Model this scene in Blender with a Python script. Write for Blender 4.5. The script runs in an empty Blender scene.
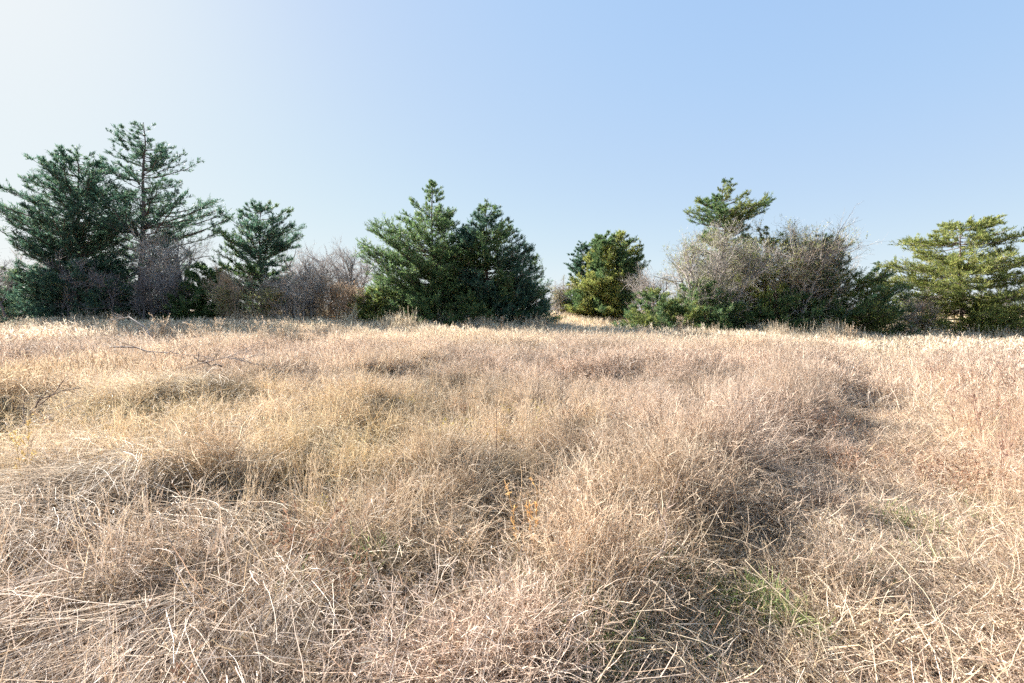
import bpy, math
import numpy as np

sc = bpy.context.scene
COL = sc.collection
F = 455.0          # focal length in pixels of a 1024 wide picture
CX, HY = 512.0, 312.0
EYE = 1.72
SUN_AZ, SUN_EL = -54.0, 31.0     # degrees, azimuth from +Y towards +X

# ------------------------------------------------------------------ noise / terrain
def vnoise(x, y, seed=0):
    x = np.asarray(x, float); y = np.asarray(y, float)
    xi = np.floor(x).astype(np.int64); yi = np.floor(y).astype(np.int64)
    fx = x - xi; fy = y - yi
    fx = fx*fx*(3-2*fx); fy = fy*fy*(3-2*fy)
    def h(a, b):
        n = (a*374761393 + b*668265263 + seed*974634777) & 0xffffffff
        n = ((n ^ (n >> 13))*1274126177) & 0xffffffff
        n = n ^ (n >> 16)
        return (n & 0xffff)/65535.0
    return ((h(xi, yi)*(1-fx)+h(xi+1, yi)*fx)*(1-fy) + (h(xi, yi+1)*(1-fx)+h(xi+1, yi+1)*fx)*fy)*2-1

def worley(x, y, cell, seed):
    x = np.asarray(x, float)/cell; y = np.asarray(y, float)/cell
    xi = np.floor(x); yi = np.floor(y); best = np.full(np.shape(x), 9.0)
    for i in (-1, 0, 1):
        for j in (-1, 0, 1):
            cx = xi+i; cy = yi+j
            jx = .5+.45*vnoise(cx, cy, seed); jy = .5+.45*vnoise(cx, cy, seed+1)
            best = np.minimum(best, np.hypot(cx+jx-x, cy+jy-y)*(1+.35*vnoise(cx, cy, seed+2)))
    return best*cell

def sstep(a, b, v):
    t = np.clip((np.asarray(v, float)-a)/(b-a), 0, 1)
    return t*t*(3-2*t)

def path_p(x, y):
    """signed distance across the trodden track (positive = right of it)"""
    return (x-2.0)*0.766-(y-2.7)*0.643+.06*np.sin(np.asarray(y)*1.3)

# bare dips in the thatch: x, y, radius, depth
PITS = [(-1.9, 3.9, .3, .14), (-3.6, 5.6, .3, .12), (-2.7, 3.5, .22, .10), (3.22, 4.98, .44, .16), (2.85, 4.4, .25, .10), (1.85, 3.45, .26, .12), (2.42, 2.72, .17, .08), (1.02, 2.5, .22, .14), (.66, 3.15, .2, .16),
        (-.25, 2.4, .16, .10), (-.9, 3.3, .2, .12), (-2.1, 2.9, .2, .10), (.25, 4.2, .25, .12), (-1.4, 2.1, .15, .08), (5.6, 7.2, .35, .10), (1.5, 5.3, .22, .1), (-3.2, 4.6, .25, .1)]
def pits(x, y):
    k = 0
    for (qx, qy, qr, qd) in PITS: k = np.maximum(k, np.exp(-(((x-qx)**2+(y-qy)**2)/(qr*1.05)**2)**2))
    return k

COMBS = [(-3.1, 3.5, 1.0, .45), (-4.9, 4.9, 1.1, .5), (-2.0, 2.25, .75, .33), (-1.2, 1.65, .6, .3), (-2.3, 5.6, .8, .4), (-6.3, 8.0, 1.2, .6)]
def H(x, y):
    x = np.asarray(x, float); y = np.asarray(y, float)
    r = sstep(5, 25, y)
    far = np.clip(0.42-0.027*x, -0.35, 0.78)
    z = r*far
    d = sstep(29, 33, y)
    z = z - 0.35*d*(1-sstep(34, 46, y))*sstep(-4, 4, x)
    z = z*(1-sstep(34, 50, y)) + (1.22)*sstep(34, 50, y)
    back = sstep(0, -20, y)
    z = z*(1-back)
    near = 1-sstep(25, 45, np.hypot(x, y))
    z = z + near*(0.12*vnoise(x*0.45, y*0.45, 3) + 0.14*vnoise(x*1.1, y*1.1, 4)*(1-.7*np.exp(-((path_p(x, y)-.2)/1.0)**2)) + 0.03*vnoise(x*2.6, y*2.6, 5))
    p = path_p(x, y)
    inp = np.exp(-(p/0.9)**2)*(1-sstep(14, 22, y))*sstep(-3, 0, y)
    for (qx, qy, ax, ay) in COMBS: z = z + .17*np.exp(-(((x-qx-.15)/ax)**2+((y-qy-.25)/ay)**2))
    for (qx, qy, qr, qd) in PITS: z = z - qd*np.exp(-(((x-qx)**2+(y-qy)**2)/qr**2))
    z = z - (0.15+.07*sstep(5, 7, y))*inp + .06*np.exp(-((p+1.6)/.6)**2)*(1-sstep(10, 18, y))*sstep(-2, 1, y)
    # brushy hollow on the left and the swell above it
    z = z - 0.46*np.exp(-(((x+7.4)/0.8)**2+((y-6.6)/0.8)**2))
    z = z + 0.16*np.exp(-(((x+5.0)/1.7)**2+((y-7.5)/1.4)**2))
    z = z + 0.14*np.exp(-(((x+2.4)/1.3)**2+((y-4.2)/1.0)**2)) + near*.10*vnoise(x*.9+5, y*1.3, 6)*sstep(1, -2, x)
    return z

def world(px, py, Y):
    return np.array([(px-CX)/F*Y, Y, EYE+(HY-py)/F*Y])

# ------------------------------------------------------------------ mesh from numpy
def new_mesh(name, verts, quads=None, tris=None, col=None, smooth=False, uv=None):
    me = bpy.data.meshes.new(name)
    verts = np.asarray(verts, np.float32).reshape(-1, 3)
    loops = []; totals = []
    if quads is not None and len(quads):
        loops.append(np.asarray(quads, np.int32).ravel()); totals.append(np.full(len(quads), 4, np.int32))
    if tris is not None and len(tris):
        loops.append(np.asarray(tris, np.int32).ravel()); totals.append(np.full(len(tris), 3, np.int32))
    lp = np.concatenate(loops); tt = np.concatenate(totals)
    me.vertices.add(len(verts)); me.vertices.foreach_set('co', verts.ravel())
    me.loops.add(len(lp)); me.loops.foreach_set('vertex_index', lp)
    me.polygons.add(len(tt))
    st = np.concatenate([[0], np.cumsum(tt)[:-1]]).astype(np.int32)
    me.polygons.foreach_set('loop_start', st)
    me.polygons.foreach_set('loop_total', tt)
    if smooth: me.polygons.foreach_set('use_smooth', np.ones(len(tt), bool))
    if col is not None:
        a = me.attributes.new('col', 'FLOAT_COLOR', 'POINT')
        c = np.ones((len(verts), 4), np.float32); c[:, :3] = col
        a.data.foreach_set('color', c.ravel())
    me.update(calc_edges=True)
    return me

class Acc:
    def __init__(s): s.v = []; s.q = []; s.c = []; s.n = 0
    def add(s, v, q, c):
        v = np.asarray(v).reshape(-1, 3); s.v.append(v); s.q.append(np.asarray(q)+s.n)
        c = np.asarray(c, float)
        if c.ndim == 1: c = np.tile(c, (len(v), 1))
        s.c.append(c); s.n += len(v)
    def mesh(s, name, smooth=False):
        return new_mesh(name, np.concatenate(s.v), np.concatenate(s.q), col=np.concatenate(s.c), smooth=smooth)

def unit(v): return v/np.maximum(np.linalg.norm(v, axis=-1, keepdims=True), 1e-9)

def grow(rng, base, d, length, K, bend=0.0, wob=0.1, grav=None):
    """N polylines of K segments; bend = lift (+) or droop (-) per unit length fraction"""
    N = len(base); length = np.broadcast_to(np.asarray(length, float), (N,))
    bend = np.broadcast_to(np.asarray(bend, float), (N,))
    P = np.zeros((N, K+1, 3)); P[:, 0] = base; d = unit(np.asarray(d, float)).copy()
    up = np.array([0, 0, 1.0])
    for k in range(K):
        P[:, k+1] = P[:, k] + d*(length/K)[:, None]
        d = unit(d + up*(bend/K)[:, None] + rng.normal(0, wob, (N, 3)))
    return P

def sample(P, idx, t):
    """points and tangents on polylines idx at fraction t"""
    K = P.shape[1]-1
    s = np.clip(t*K, 0, K-1e-4); k = s.astype(int); f = (s-k)[:, None]
    a = P[idx, k]; b = P[idx, k+1]
    return a*(1-f)+b*f, unit(b-a)

def ribbons(acc, rng, P, w0, w1, col, flat=None):
    N, K1, _ = P.shape
    T = np.gradient(P, axis=1); T = unit(T)
    ref = rng.normal(0, 1, (N, 1, 3)) if flat is None else np.broadcast_to(np.array(flat, float), (N, 1, 3))+rng.normal(0, .25, (N, 1, 3))
    S = unit(np.cross(T, np.broadcast_to(ref, T.shape)))
    t = np.linspace(0, 1, K1)[None, :, None]
    w0 = np.broadcast_to(np.asarray(w0, float), (N,))[:, None, None]; w1 = np.broadcast_to(np.asarray(w1, float), (N,))[:, None, None]
    w = (w0*(1-t)+w1*t)*.5
    V = np.stack([P-S*w, P+S*w], axis=2).reshape(-1, 3)
    b = (np.arange(N)[:, None]*K1 + np.arange(K1-1)[None, :])*2
    b = b.reshape(-1)
    q = np.stack([b, b+1, b+3, b+2], axis=1)
    col = np.asarray(col, float)
    c = np.repeat(col, K1*2, axis=0) if col.ndim == 2 else col
    acc.add(V, q, c)

def tubes(acc, P, r0, r1, sides, col):
    N, K1, _ = P.shape
    T = unit(np.gradient(P, axis=1))
    ref = np.where(np.abs(T[..., 2:3]) > .9, np.array([1.0, 0, 0]), np.array([0, 0, 1.0]))
    A = unit(np.cross(T, ref)); B = np.cross(T, A)
    t = np.linspace(0, 1, K1)[None, :]
    r0 = np.broadcast_to(np.asarray(r0, float), (N,))[:, None]; r1 = np.broadcast_to(np.asarray(r1, float), (N,))[:, None]
    r = (r0*(1-t)+r1*t)[:, :, None, None]
    an = np.arange(sides)*2*math.pi/sides
    ring = P[:, :, None, :] + r*(A[:, :, None, :]*np.cos(an)[None, None, :, None] + B[:, :, None, :]*np.sin(an)[None, None, :, None])
    V = ring.reshape(-1, 3)
    base = (np.arange(N)[:, None, None]*K1 + np.arange(K1-1)[None, :, None])*sides
    s = np.arange(sides)[None, None, :]; s2 = (s+1) % sides
    q = np.stack([base+s, base+s2, base+sides+s2, base+sides+s], axis=-1).reshape(-1, 4)
    col = np.asarray(col, float)
    c = np.repeat(col, K1*sides, axis=0) if col.ndim == 2 else col
    acc.add(V, q, c)

def mixcol(rng, n, cols, jitter=.12, weights=None):
    cols = np.array(cols, float)
    k = rng.choice(len(cols), n, p=weights)
    c = cols[k]*(1+rng.normal(0, jitter, (n, 1)))
    return np.clip(c, .01, .95)

# ------------------------------------------------------------------ materials
def mat_leaf(name, transl=.35, instanced=False, rough=.55, spec=.25):
    m = bpy.data.materials.new(name); m.use_nodes = True
    nt = m.node_tree; nt.nodes.clear()
    out = nt.nodes.new('ShaderNodeOutputMaterial')
    a = nt.nodes.new('ShaderNodeAttribute'); a.attribute_name = 'col'
    c = a.outputs['Color']
    if instanced:
        b = nt.nodes.new('ShaderNodeAttribute'); b.attribute_type = 'INSTANCER'; b.attribute_name = 'tint'
        mx = nt.nodes.new('ShaderNodeMix'); mx.data_type = 'RGBA'; mx.blend_type = 'MULTIPLY'; mx.inputs[0].default_value = 1
        nt.links.new(a.outputs['Color'], mx.inputs[6])
        g = nt.nodes.new('ShaderNodeAttribute'); g.attribute_name = 'tint'
        ad = nt.nodes.new('ShaderNodeMix'); ad.data_type = 'RGBA'; ad.blend_type = 'ADD'; ad.inputs[0].default_value = 1
        nt.links.new(b.outputs['Color'], ad.inputs[6]); nt.links.new(g.outputs['Color'], ad.inputs[7])
        nt.links.new(ad.outputs[2], mx.inputs[7]); c = mx.outputs[2]
    p = nt.nodes.new('ShaderNodeBsdfPrincipled'); p.inputs['Roughness'].default_value = rough
    p.inputs['Specular IOR Level'].default_value = spec
    nt.links.new(c, p.inputs['Base Color'])
    if transl > 0:
        t = nt.nodes.new('ShaderNodeBsdfTranslucent'); nt.links.new(c, t.inputs['Color'])
        ms = nt.nodes.new('ShaderNodeMixShader'); ms.inputs[0].default_value = transl
        nt.links.new(p.outputs[0], ms.inputs[1]); nt.links.new(t.outputs[0], ms.inputs[2])
        nt.links.new(ms.outputs[0], out.inputs[0])
    else: nt.links.new(p.outputs[0], out.inputs[0])
    return m

M_GRASS = mat_leaf('dry_straw', .32, True)
M_FOL = mat_leaf('cedar_foliage', .5)
M_BARK = mat_leaf('bark', 0, rough=.9, spec=.1)
M_TWIG = mat_leaf('bare_twigs', .12, rough=.8, spec=.1)
M_WEED = mat_leaf('dry_weed', .4)

def mat_ground():
    m = bpy.data.materials.new('thatch_ground'); m.use_nodes = True
    nt = m.node_tree; p = nt.nodes['Principled BSDF']; p.inputs['Roughness'].default_value = .95
    p.inputs['Specular IOR Level'].default_value = .1
    tc = nt.nodes.new('ShaderNodeTexCoord')
    def noise(s, d=6, r=.65):
        n = nt.nodes.new('ShaderNodeTexNoise'); n.inputs['Scale'].default_value = s; n.inputs['Detail'].default_value = d
        n.inputs['Roughness'].default_value = r; nt.links.new(tc.outputs['Object'], n.inputs['Vector']); return n
    n1 = noise(9); n2 = noise(.12, 4); n3 = noise(70, 3)
    r = nt.nodes.new('ShaderNodeValToRGB'); e = r.color_ramp.elements
    e[0].position = .35; e[0].color = (.06, .047, .036, 1); e[1].position = .72; e[1].color = (.30, .235, .17, 1)
    nt.links.new(n1.outputs[0], r.inputs[0])
    r2 = nt.nodes.new('ShaderNodeValToRGB'); e = r2.color_ramp.elements
    e[0].position = .3; e[0].color = (.85, .78, .74, 1); e[1].position = .7; e[1].color = (1.15, 1.1, .95, 1)
    nt.links.new(n2.outputs[0], r2.inputs[0])
    mx = nt.nodes.new('ShaderNodeMix'); mx.data_type = 'RGBA'; mx.blend_type = 'MULTIPLY'; mx.inputs[0].default_value = 1
    nt.links.new(r.outputs[0], mx.inputs[6]); nt.links.new(r2.outputs[0], mx.inputs[7])
    nt.links.new(mx.outputs[2], p.inputs['Base Color'])
    b = nt.nodes.new('ShaderNodeBump'); b.inputs['Strength'].default_value = .7; b.inputs['Distance'].default_value = .04
    nt.links.new(n3.outputs[0], b.inputs['Height']); nt.links.new(b.outputs[0], p.inputs['Normal'])
    return m

def link(name, data, mat=None, parent=None, **props):
    o = bpy.data.objects.new(name, data); COL.objects.link(o)
    if mat: data.materials.append(mat)
    if parent: o.parent = parent
    for k, v in props.items(): o[k] = v
    return o

def thing(name, label, cat, loc, group=None):
    o = bpy.data.objects.new(name, None); COL.objects.link(o); o.location = loc
    o.empty_display_size = .3
    o['label'] = label; o['category'] = cat
    if group: o['group'] = group
    return o

# ------------------------------------------------------------------ ground sheet
def axis(lo_fine, hi_fine, step, far):
    a = list(np.arange(lo_fine, hi_fine+1e-6, step)); s = step
    while a[-1] < far: s *= 1.18; a.append(a[-1]+s)
    s = step; b = []; v = a[0]
    while v > -far: s *= 1.18; v -= s; b.append(v)
    return np.array(b[::-1]+a)
gx = axis(-14, 14, .14, 1200); gy = axis(-2, 18, .14, 1200)
X, Y = np.meshgrid(gx, gy); Z = H(X, Y)
nx, ny = len(gx), len(gy)
i = (np.arange(ny-1)[:, None]*nx+np.arange(nx-1)[None, :]).ravel()
gm = new_mesh('ground', np.stack([X, Y, Z], -1).reshape(-1, 3), np.stack([i, i+1, i+nx+1, i+nx], 1), smooth=True)
link('ground', gm, mat_ground(), kind='structure')

# ------------------------------------------------------------------ grass clumps
STRAW = [(.62, .50, .35), (.55, .42, .28), (.70, .60, .45), (.48, .35, .23), (.66, .52, .33)]
PINK = [(.58, .455, .335), (.48, .36, .26), (.66, .54, .41), (.36, .25, .17), (.72, .605, .475)]
PALE = [(.66, .57, .45), (.60, .50, .38), (.72, .64, .53), (.48, .39, .29)]
GREEN = [(.18, .26, .08), (.24, .30, .11), (.34, .36, .16)]
src = bpy.data.collections.new('grass_kinds')      # sources of the instances, not linked to the scene
kinds = {}
def reg(kind, acc):
    me = acc.mesh('tuft'); me.materials.append(M_GRASS)
    o = bpy.data.objects.new('%03d_tuft' % len(src.objects), me); src.objects.link(o)
    kinds.setdefault(kind, []).append(len(src.objects)-1)

def disc(rng, n, r): 
    a = rng.uniform(0, 2*math.pi, n); q = r*np.sqrt(rng.uniform(0, 1, n))
    return np.stack([q*np.cos(a), q*np.sin(a), np.zeros(n)-.02], 1)
def cone(rng, n, tmin, tmax):
    a = rng.uniform(0, 2*math.pi, n); t = np.radians(rng.uniform(tmin, tmax, n))
    return np.stack([np.sin(t)*np.cos(a), np.sin(t)*np.sin(a), np.cos(t)], 1)

def wiry(seed, n=30, h=(.36, .70), br=6, lod=1.0, rad=.15, cols=PINK, K=6):
    rng = np.random.default_rng(seed); acc = Acc()
    L = rng.uniform(*h, n)
    P = grow(rng, disc(rng, n, rad), cone(rng, n, 2, 42), L, K, bend=rng.uniform(-1.5, .3, n), wob=.12)
    c = mixcol(rng, n, cols, .2)
    ribbons(acc, rng, P, .0050*lod, .0024*lod, c)
    m = n*br; idx = np.repeat(np.arange(n), br); t = rng.uniform(.3, 1, m)
    b, T = sample(P, idx, t)
    d = unit(T+rng.normal(0, .62, (m, 3)))
    Q = grow(rng, b, d, rng.uniform(.06, .22, m), 4, bend=rng.uniform(-1.4, .8, m), wob=.24)
    ribbons(acc, rng, Q, .0036*lod, .0018*lod, mixcol(rng, m, cols, .25))
    # small seed flecks / curled leaf bits
    m2 = int(n*br*.5); idx = rng.integers(0, m, m2)
    b, T = sample(Q, idx, rng.uniform(.2, 1, m2))
    R = grow(rng, b, unit(T+rng.normal(0, .9, (m2, 3))), rng.uniform(.010, .028, m2), 1, wob=0)
    ribbons(acc, rng, R, .0065*lod, .0025*lod, mixcol(rng, m2, cols+PALE[:1]))
    return acc

def arching(seed, n=60, h=(.4, .85), lod=1.0, rad=.14, cols=STRAW, tilt=(3, 50), droop=(-2.6, -.4), K=7, w=.0058):
    rng = np.random.default_rng(seed); acc = Acc()
    P = grow(rng, disc(rng, n, rad), cone(rng, n, *tilt), rng.uniform(*h, n), K, bend=rng.uniform(*droop, n), wob=.08)
    P[..., 2] = np.where(P[..., 2] < .0, P[..., 2]*.2+.01, P[..., 2])
    ribbons(acc, rng, P, w*lod*rng.uniform(.5, 1.1, n), .0018*lod, mixcol(rng, n, cols, .2))
    return acc

def combed(seed, n=80, cols=PALE, spread=.3, h=(.35, .85), tilt=(66, 96), lod=1.0, w=.0036, rad=.3):
    rng = np.random.default_rng(seed); acc = Acc()
    a = rng.normal(0, spread, n); t = np.radians(rng.uniform(*tilt, n))
    d = np.stack([np.sin(t)*np.cos(a), np.sin(t)*np.sin(a), np.cos(t)], 1)
    b = disc(rng, n, rad); b[:, 2] += rng.uniform(.0, .22, n)
    P = grow(rng, b, d, rng.uniform(*h, n), 8, bend=rng.uniform(-.7, .2, n), wob=.05)
    P[..., 2] = np.where(P[..., 2] < .0, P[..., 2]*.15+.015, P[..., 2])
    ribbons(acc, rng, P, w*lod*rng.uniform(.5, 1.1, n), .0014*lod, mixcol(rng, n, cols))
    return acc

def matted(seed, n=170, cols=STRAW+PINK, rad=.28, h=(.06, .24), lod=1.0, z=.07):
    rng = np.random.default_rng(seed); acc = Acc()
    b = disc(rng, n, rad); b[:, 2] = rng.uniform(-.01, z, n)
    P = grow(rng, b, cone(rng, n, 45, 100), rng.uniform(*h, n), 4, bend=rng.uniform(-.5, .4, n), wob=.22)
    P[..., 2] = np.where(P[..., 2] < -.01, -.01, P[..., 2])
    ribbons(acc, rng, P, rng.uniform(.003, .0062, n)*lod, .0018*lod, mixcol(rng, n, cols, .2))
    return acc

def upright(seed, n=26, h=(.5, .95), cols=PINK+STRAW[:2], lod=1.0, rad=.12, br=12):
    rng = np.random.default_rng(seed); acc = Acc()
    P = grow(rng, disc(rng, n, rad), cone(rng, n, 0, 16), rng.uniform(*h, n), 6, bend=rng.uniform(-.5, .1, n), wob=.045)
    ribbons(acc, rng, P, .0038*lod, .0018*lod, mixcol(rng, n, cols))
    m = n*br; idx = np.repeat(np.arange(n), br)
    b, T = sample(P, idx, rng.uniform(.45, 1, m))
    Q = grow(rng, b, unit(T+rng.normal(0, .3, (m, 3))), rng.uniform(.02, .06, m), 2, bend=.3, wob=.1)
    ribbons(acc, rng, Q, .0036*lod, .0014*lod, mixcol(rng, m, PALE+cols))
    return acc

def leafy(seed, cols, n=20, h=(.12, .3), leaf=.02, per=10):
    rng = np.random.default_rng(seed); acc = Acc()
    P = grow(rng, disc(rng, n, .07), cone(rng, n, 5, 40), rng.uniform(*h, n), 4, bend=-.2, wob=.1)
    ribbons(acc, rng, P, .003, .0015, mixcol(rng, n, PINK))
    m = n*per; b, T = sample(P, np.repeat(np.arange(n), per), rng.uniform(.3, 1, m))
    R = grow(rng, b, unit(T+rng.normal(0, .8, (m, 3))), rng.uniform(leaf*.6, leaf*1.5, m), 2, wob=.2)
    ribbons(acc, rng, R, leaf*.45, leaf*.12, mixcol(rng, m, cols))
    return acc

for s in range(5):
    reg('wiry', wiry(10+s))
    reg('arch', arching(20+s))
    reg('comb', combed(30+s))
    reg('mat', matted(40+s))
    reg('up', upright(50+s))
for s in range(4):
    reg('vfarw', wiry(130+s, n=24, br=4, lod=5.5, rad=.42, K=4))
    reg('vfaru', upright(140+s, n=26, lod=6, rad=.42, br=4, h=(.4, .8)))
    reg('vfara', arching(150+s, n=50, lod=4.5, rad=.42, K=4, cols=STRAW+PALE, h=(.3, .7)))
for s in range(3):
    reg('tangle', arching(60+s, n=70, cols=PALE+STRAW, tilt=(20, 80), droop=(-3.4, 1.2), rad=.22, h=(.3, .8)))
    reg('blade', arching(75+s, n=34, w=.0095, cols=STRAW+PALE+PINK[:2], h=(.25, .6), tilt=(5, 75), droop=(-4.5, .5), rad=.2, K=6))
    reg('green', arching(70+s, n=60, cols=GREEN, h=(.06, .16), rad=.07, droop=(-1.5, 0), w=.004))
    reg('yellow', leafy(80+s, [(.62, .50, .10), (.66, .55, .18), (.50, .42, .10)], leaf=.018))
    reg('rust', leafy(90+s, [(.34, .20, .13), (.40, .25, .16), (.27, .16, .11)], leaf=.018, per=14))
    reg('farw', wiry(100+s, n=46, br=7, lod=2.4, rad=.34))
    reg('faru', upright(110+s, n=44, lod=2.6, rad=.36, br=8, h=(.4, .8)))
    reg('fara', arching(120+s, n=110, lod=2.4, rad=.36, K=5, cols=STRAW+PALE, h=(.3, .7)))

NEAR = 8.0
def scatter(name, label, cat, pts):
    """pts: list of (x, y, kind array, rotz, tiltx, scale, tint)"""
    x, y, idx, rz, tl, s, tint = [np.concatenate(a) for a in zip(*pts)]
    n = len(x); me = bpy.data.meshes.new(name)
    me.vertices.add(n); me.vertices.foreach_set('co', np.stack([x, y, H(x, y)], 1).astype(np.float32).ravel())
    a = me.attributes.new('idx', 'INT', 'POINT'); a.data.foreach_set('value', idx.astype(np.int32))
    a = me.attributes.new('rot', 'FLOAT_VECTOR', 'POINT')
    a.data.foreach_set('vector', np.stack([tl[:, 0], tl[:, 1], rz], 1).astype(np.float32).ravel())
    a = me.attributes.new('near', 'BOOLEAN', 'POINT'); a.data.foreach_set('value', np.hypot(x, y) < NEAR)
    a = me.attributes.new('scl', 'FLOAT_VECTOR', 'POINT'); a.data.foreach_set('vector', s.astype(np.float32).ravel())
    a = me.attributes.new('tint', 'FLOAT_COLOR', 'POINT')
    a.data.foreach_set('color', np.concatenate([tint, np.ones((n, 1))], 1).astype(np.float32).ravel())
    o = link(name, me, M_GRASS, label=label, category=cat, kind='stuff')
    ng = bpy.data.node_groups.new(name+'_nodes', 'GeometryNodeTree')
    ng.interface.new_socket('Geometry', in_out='INPUT', socket_type='NodeSocketGeometry')
    ng.interface.new_socket('Geometry', in_out='OUTPUT', socket_type='NodeSocketGeometry')
    N = ng.nodes; gi = N.new('NodeGroupInput'); go = N.new('NodeGroupOutput')
    ci = N.new('GeometryNodeCollectionInfo'); ci.inputs['Collection'].default_value = src
    ci.inputs['Separate Children'].default_value = True; ci.inputs['Reset Children'].default_value = True
    def attr(nm, t):
        q = N.new('GeometryNodeInputNamedAttribute'); q.data_type = t; q.inputs['Name'].default_value = nm
        return [z for z in q.outputs if z.enabled and z.name == 'Attribute'][0]
    er = N.new('FunctionNodeEulerToRotation')
    L = ng.links
    sg = N.new('GeometryNodeSeparateGeometry'); L.new(gi.outputs[0], sg.inputs[0]); L.new(attr('near', 'BOOLEAN'), sg.inputs['Selection'])
    jn = N.new('GeometryNodeJoinGeometry'); L.new(attr('rot', 'FLOAT_VECTOR'), er.inputs[0])
    for half in (0, 1):
        ip = N.new('GeometryNodeInstanceOnPoints'); ip.inputs['Pick Instance'].default_value = True
        L.new(sg.outputs[half], ip.inputs['Points']); L.new(ci.outputs[0], ip.inputs['Instance'])
        L.new(attr('idx', 'INT'), ip.inputs['Instance Index']); L.new(er.outputs[0], ip.inputs['Rotation'])
        L.new(attr('scl', 'FLOAT_VECTOR'), ip.inputs['Scale'])
        if half == 0:
            rl = N.new('GeometryNodeRealizeInstances'); L.new(ip.outputs[0], rl.inputs[0]); L.new(rl.outputs[0], jn.inputs[0])
        else: L.new(ip.outputs[0], jn.inputs[0])
    L.new(jn.outputs[0], go.inputs[0])
    md = o.modifiers.new('scatter', 'NODES'); md.node_group = ng
    return o

RNG = np.random.default_rng(7)
def cand(dens, r0, r1, amax=60):
    """random points of given density in the ring sector seen by the camera (from a step behind it)"""
    a0 = math.radians(amax); A = a0*(r1*r1-r0*r0)
    n = int(A*dens); a = RNG.uniform(-a0, a0, n); r = np.sqrt(RNG.uniform(r0*r0, r1*r1, n))
    return r*np.sin(a), r*np.cos(a)-.9

def patchiness(x, y):
    soft = np.clip(.5+.75*vnoise(x*1.5+9, y*1.5, 21)+.4*vnoise(x*3.6, y*3.6, 22)+.25*vnoise(x*.5, y*.5, 23), 0, 1.3)
    tus = 1.3*np.exp(-(worley(x+.15*vnoise(x*2, y*2, 24), y+.1*vnoise(x*2+5, y*2, 26), .66, 61)/.25)**2)*(.75+.35*vnoise(x*.8, y*.8, 25))
    k = .9*(1-sstep(7, 13, y))
    big = 1.3*np.exp(-(worley(x+.3*vnoise(x, y, 27), y, 1.25, 65)/.5)**2)*(.7+.45*vnoise(x*.4, y*.4, 28))
    far = .45*soft+.65*big
    return far*(1-k)+tus*k
def base_tint(x, y, n):
    b = 1+.12*vnoise(x*.5, y*.5, 31)+.12*vnoise(x*1.7, y*1.7, 33)+RNG.normal(0, .13, n)
    warm = .5+.5*vnoise(x*.33+4, y*.33, 32)
    warm = warm*(1-.7*sstep(1, 3, x)); left = sstep(1.0, -2.5, x)*sstep(2.2, 4, y)*(1-sstep(7, 12, y))*(.6+.6*vnoise(x*.6, y*.6, 35))      # golden patch left of the middle
    warm = np.clip(warm*.55+left*.95-.3*sstep(8, 14, y)-.4*sstep(2.6, 1.8, y), 0, 1.3)
    t = np.stack([b*(1.0+.02*warm), b*(.94+.012*warm), b*(.94-.15*warm)], 1)
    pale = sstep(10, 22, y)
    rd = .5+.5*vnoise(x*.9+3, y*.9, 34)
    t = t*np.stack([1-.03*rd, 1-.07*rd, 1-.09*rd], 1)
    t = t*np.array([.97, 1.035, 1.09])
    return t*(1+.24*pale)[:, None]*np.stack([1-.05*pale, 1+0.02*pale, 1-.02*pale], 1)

def pick(kind, n): return RNG.choice(kinds[kind], n)
def entry(kind, x, y, smin, smax, tint=None, rz=None, tilt=.12, hmul=None):
    n = len(x); s = RNG.uniform(smin, smax, n)
    S = np.stack([s, s, s*(1 if hmul is None else hmul)], 1)
    return (x, y, pick(kind, n), RNG.uniform(-math.pi, math.pi, n) if rz is None else rz, RNG.normal(0, tilt, (n, 2)), S,
            base_tint(x, y, n) if tint is None else tint)

def tallmask(x, y):
    """1 where the grass stands tall, 0 on the track, in between right of it"""
    p = path_p(x, y); ed = .12*vnoise(x*3, y*3, 41)+.15*vnoise(x*1.1, y*1.1, 42)
    left = sstep(-.72, -.88, p+ed)
    right = (.45+.4*sstep(4.5, 6.5, y))*sstep(.8, 1.25, p+ed)
    fade = sstep(15, 23, y)
    return np.maximum(np.maximum(left, right), fade*.95)
EDGE = [(2.65, 5.38, .42), (1.38, 3.78, .32), (.56, 2.8, .28), (4.7, 7.7, .45), (2.0, 4.7, .2)]
def wall(x, y):
    k = 0
    for (qx, qy, qr) in EDGE: k = np.maximum(k, np.exp(-((x-qx)**2+(y-qy)**2)/qr**2))
    return k
def combzone(x, y):   # wind-laid pale grass on the left
    k = 0; xx = x+.25*vnoise(x*1.6, y*1.6, 43); yy = y+.25*vnoise(x*1.6, y*1.6, 46)
    for (qx, qy, ax, ay) in COMBS: k = np.maximum(k, np.exp(-(((xx-qx)/ax)**2+((yy-qy)/ay)**2)**2))
    return k
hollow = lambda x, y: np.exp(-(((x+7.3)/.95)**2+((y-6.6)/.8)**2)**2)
LAY = math.radians(-62)

tall, matpts, grn = [], [], []
def keep(x, y, prob):
    k = RNG.uniform(0, 1, len(x)) < prob*(1-.93*pits(x, y))
    return x[k], y[k]

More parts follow.
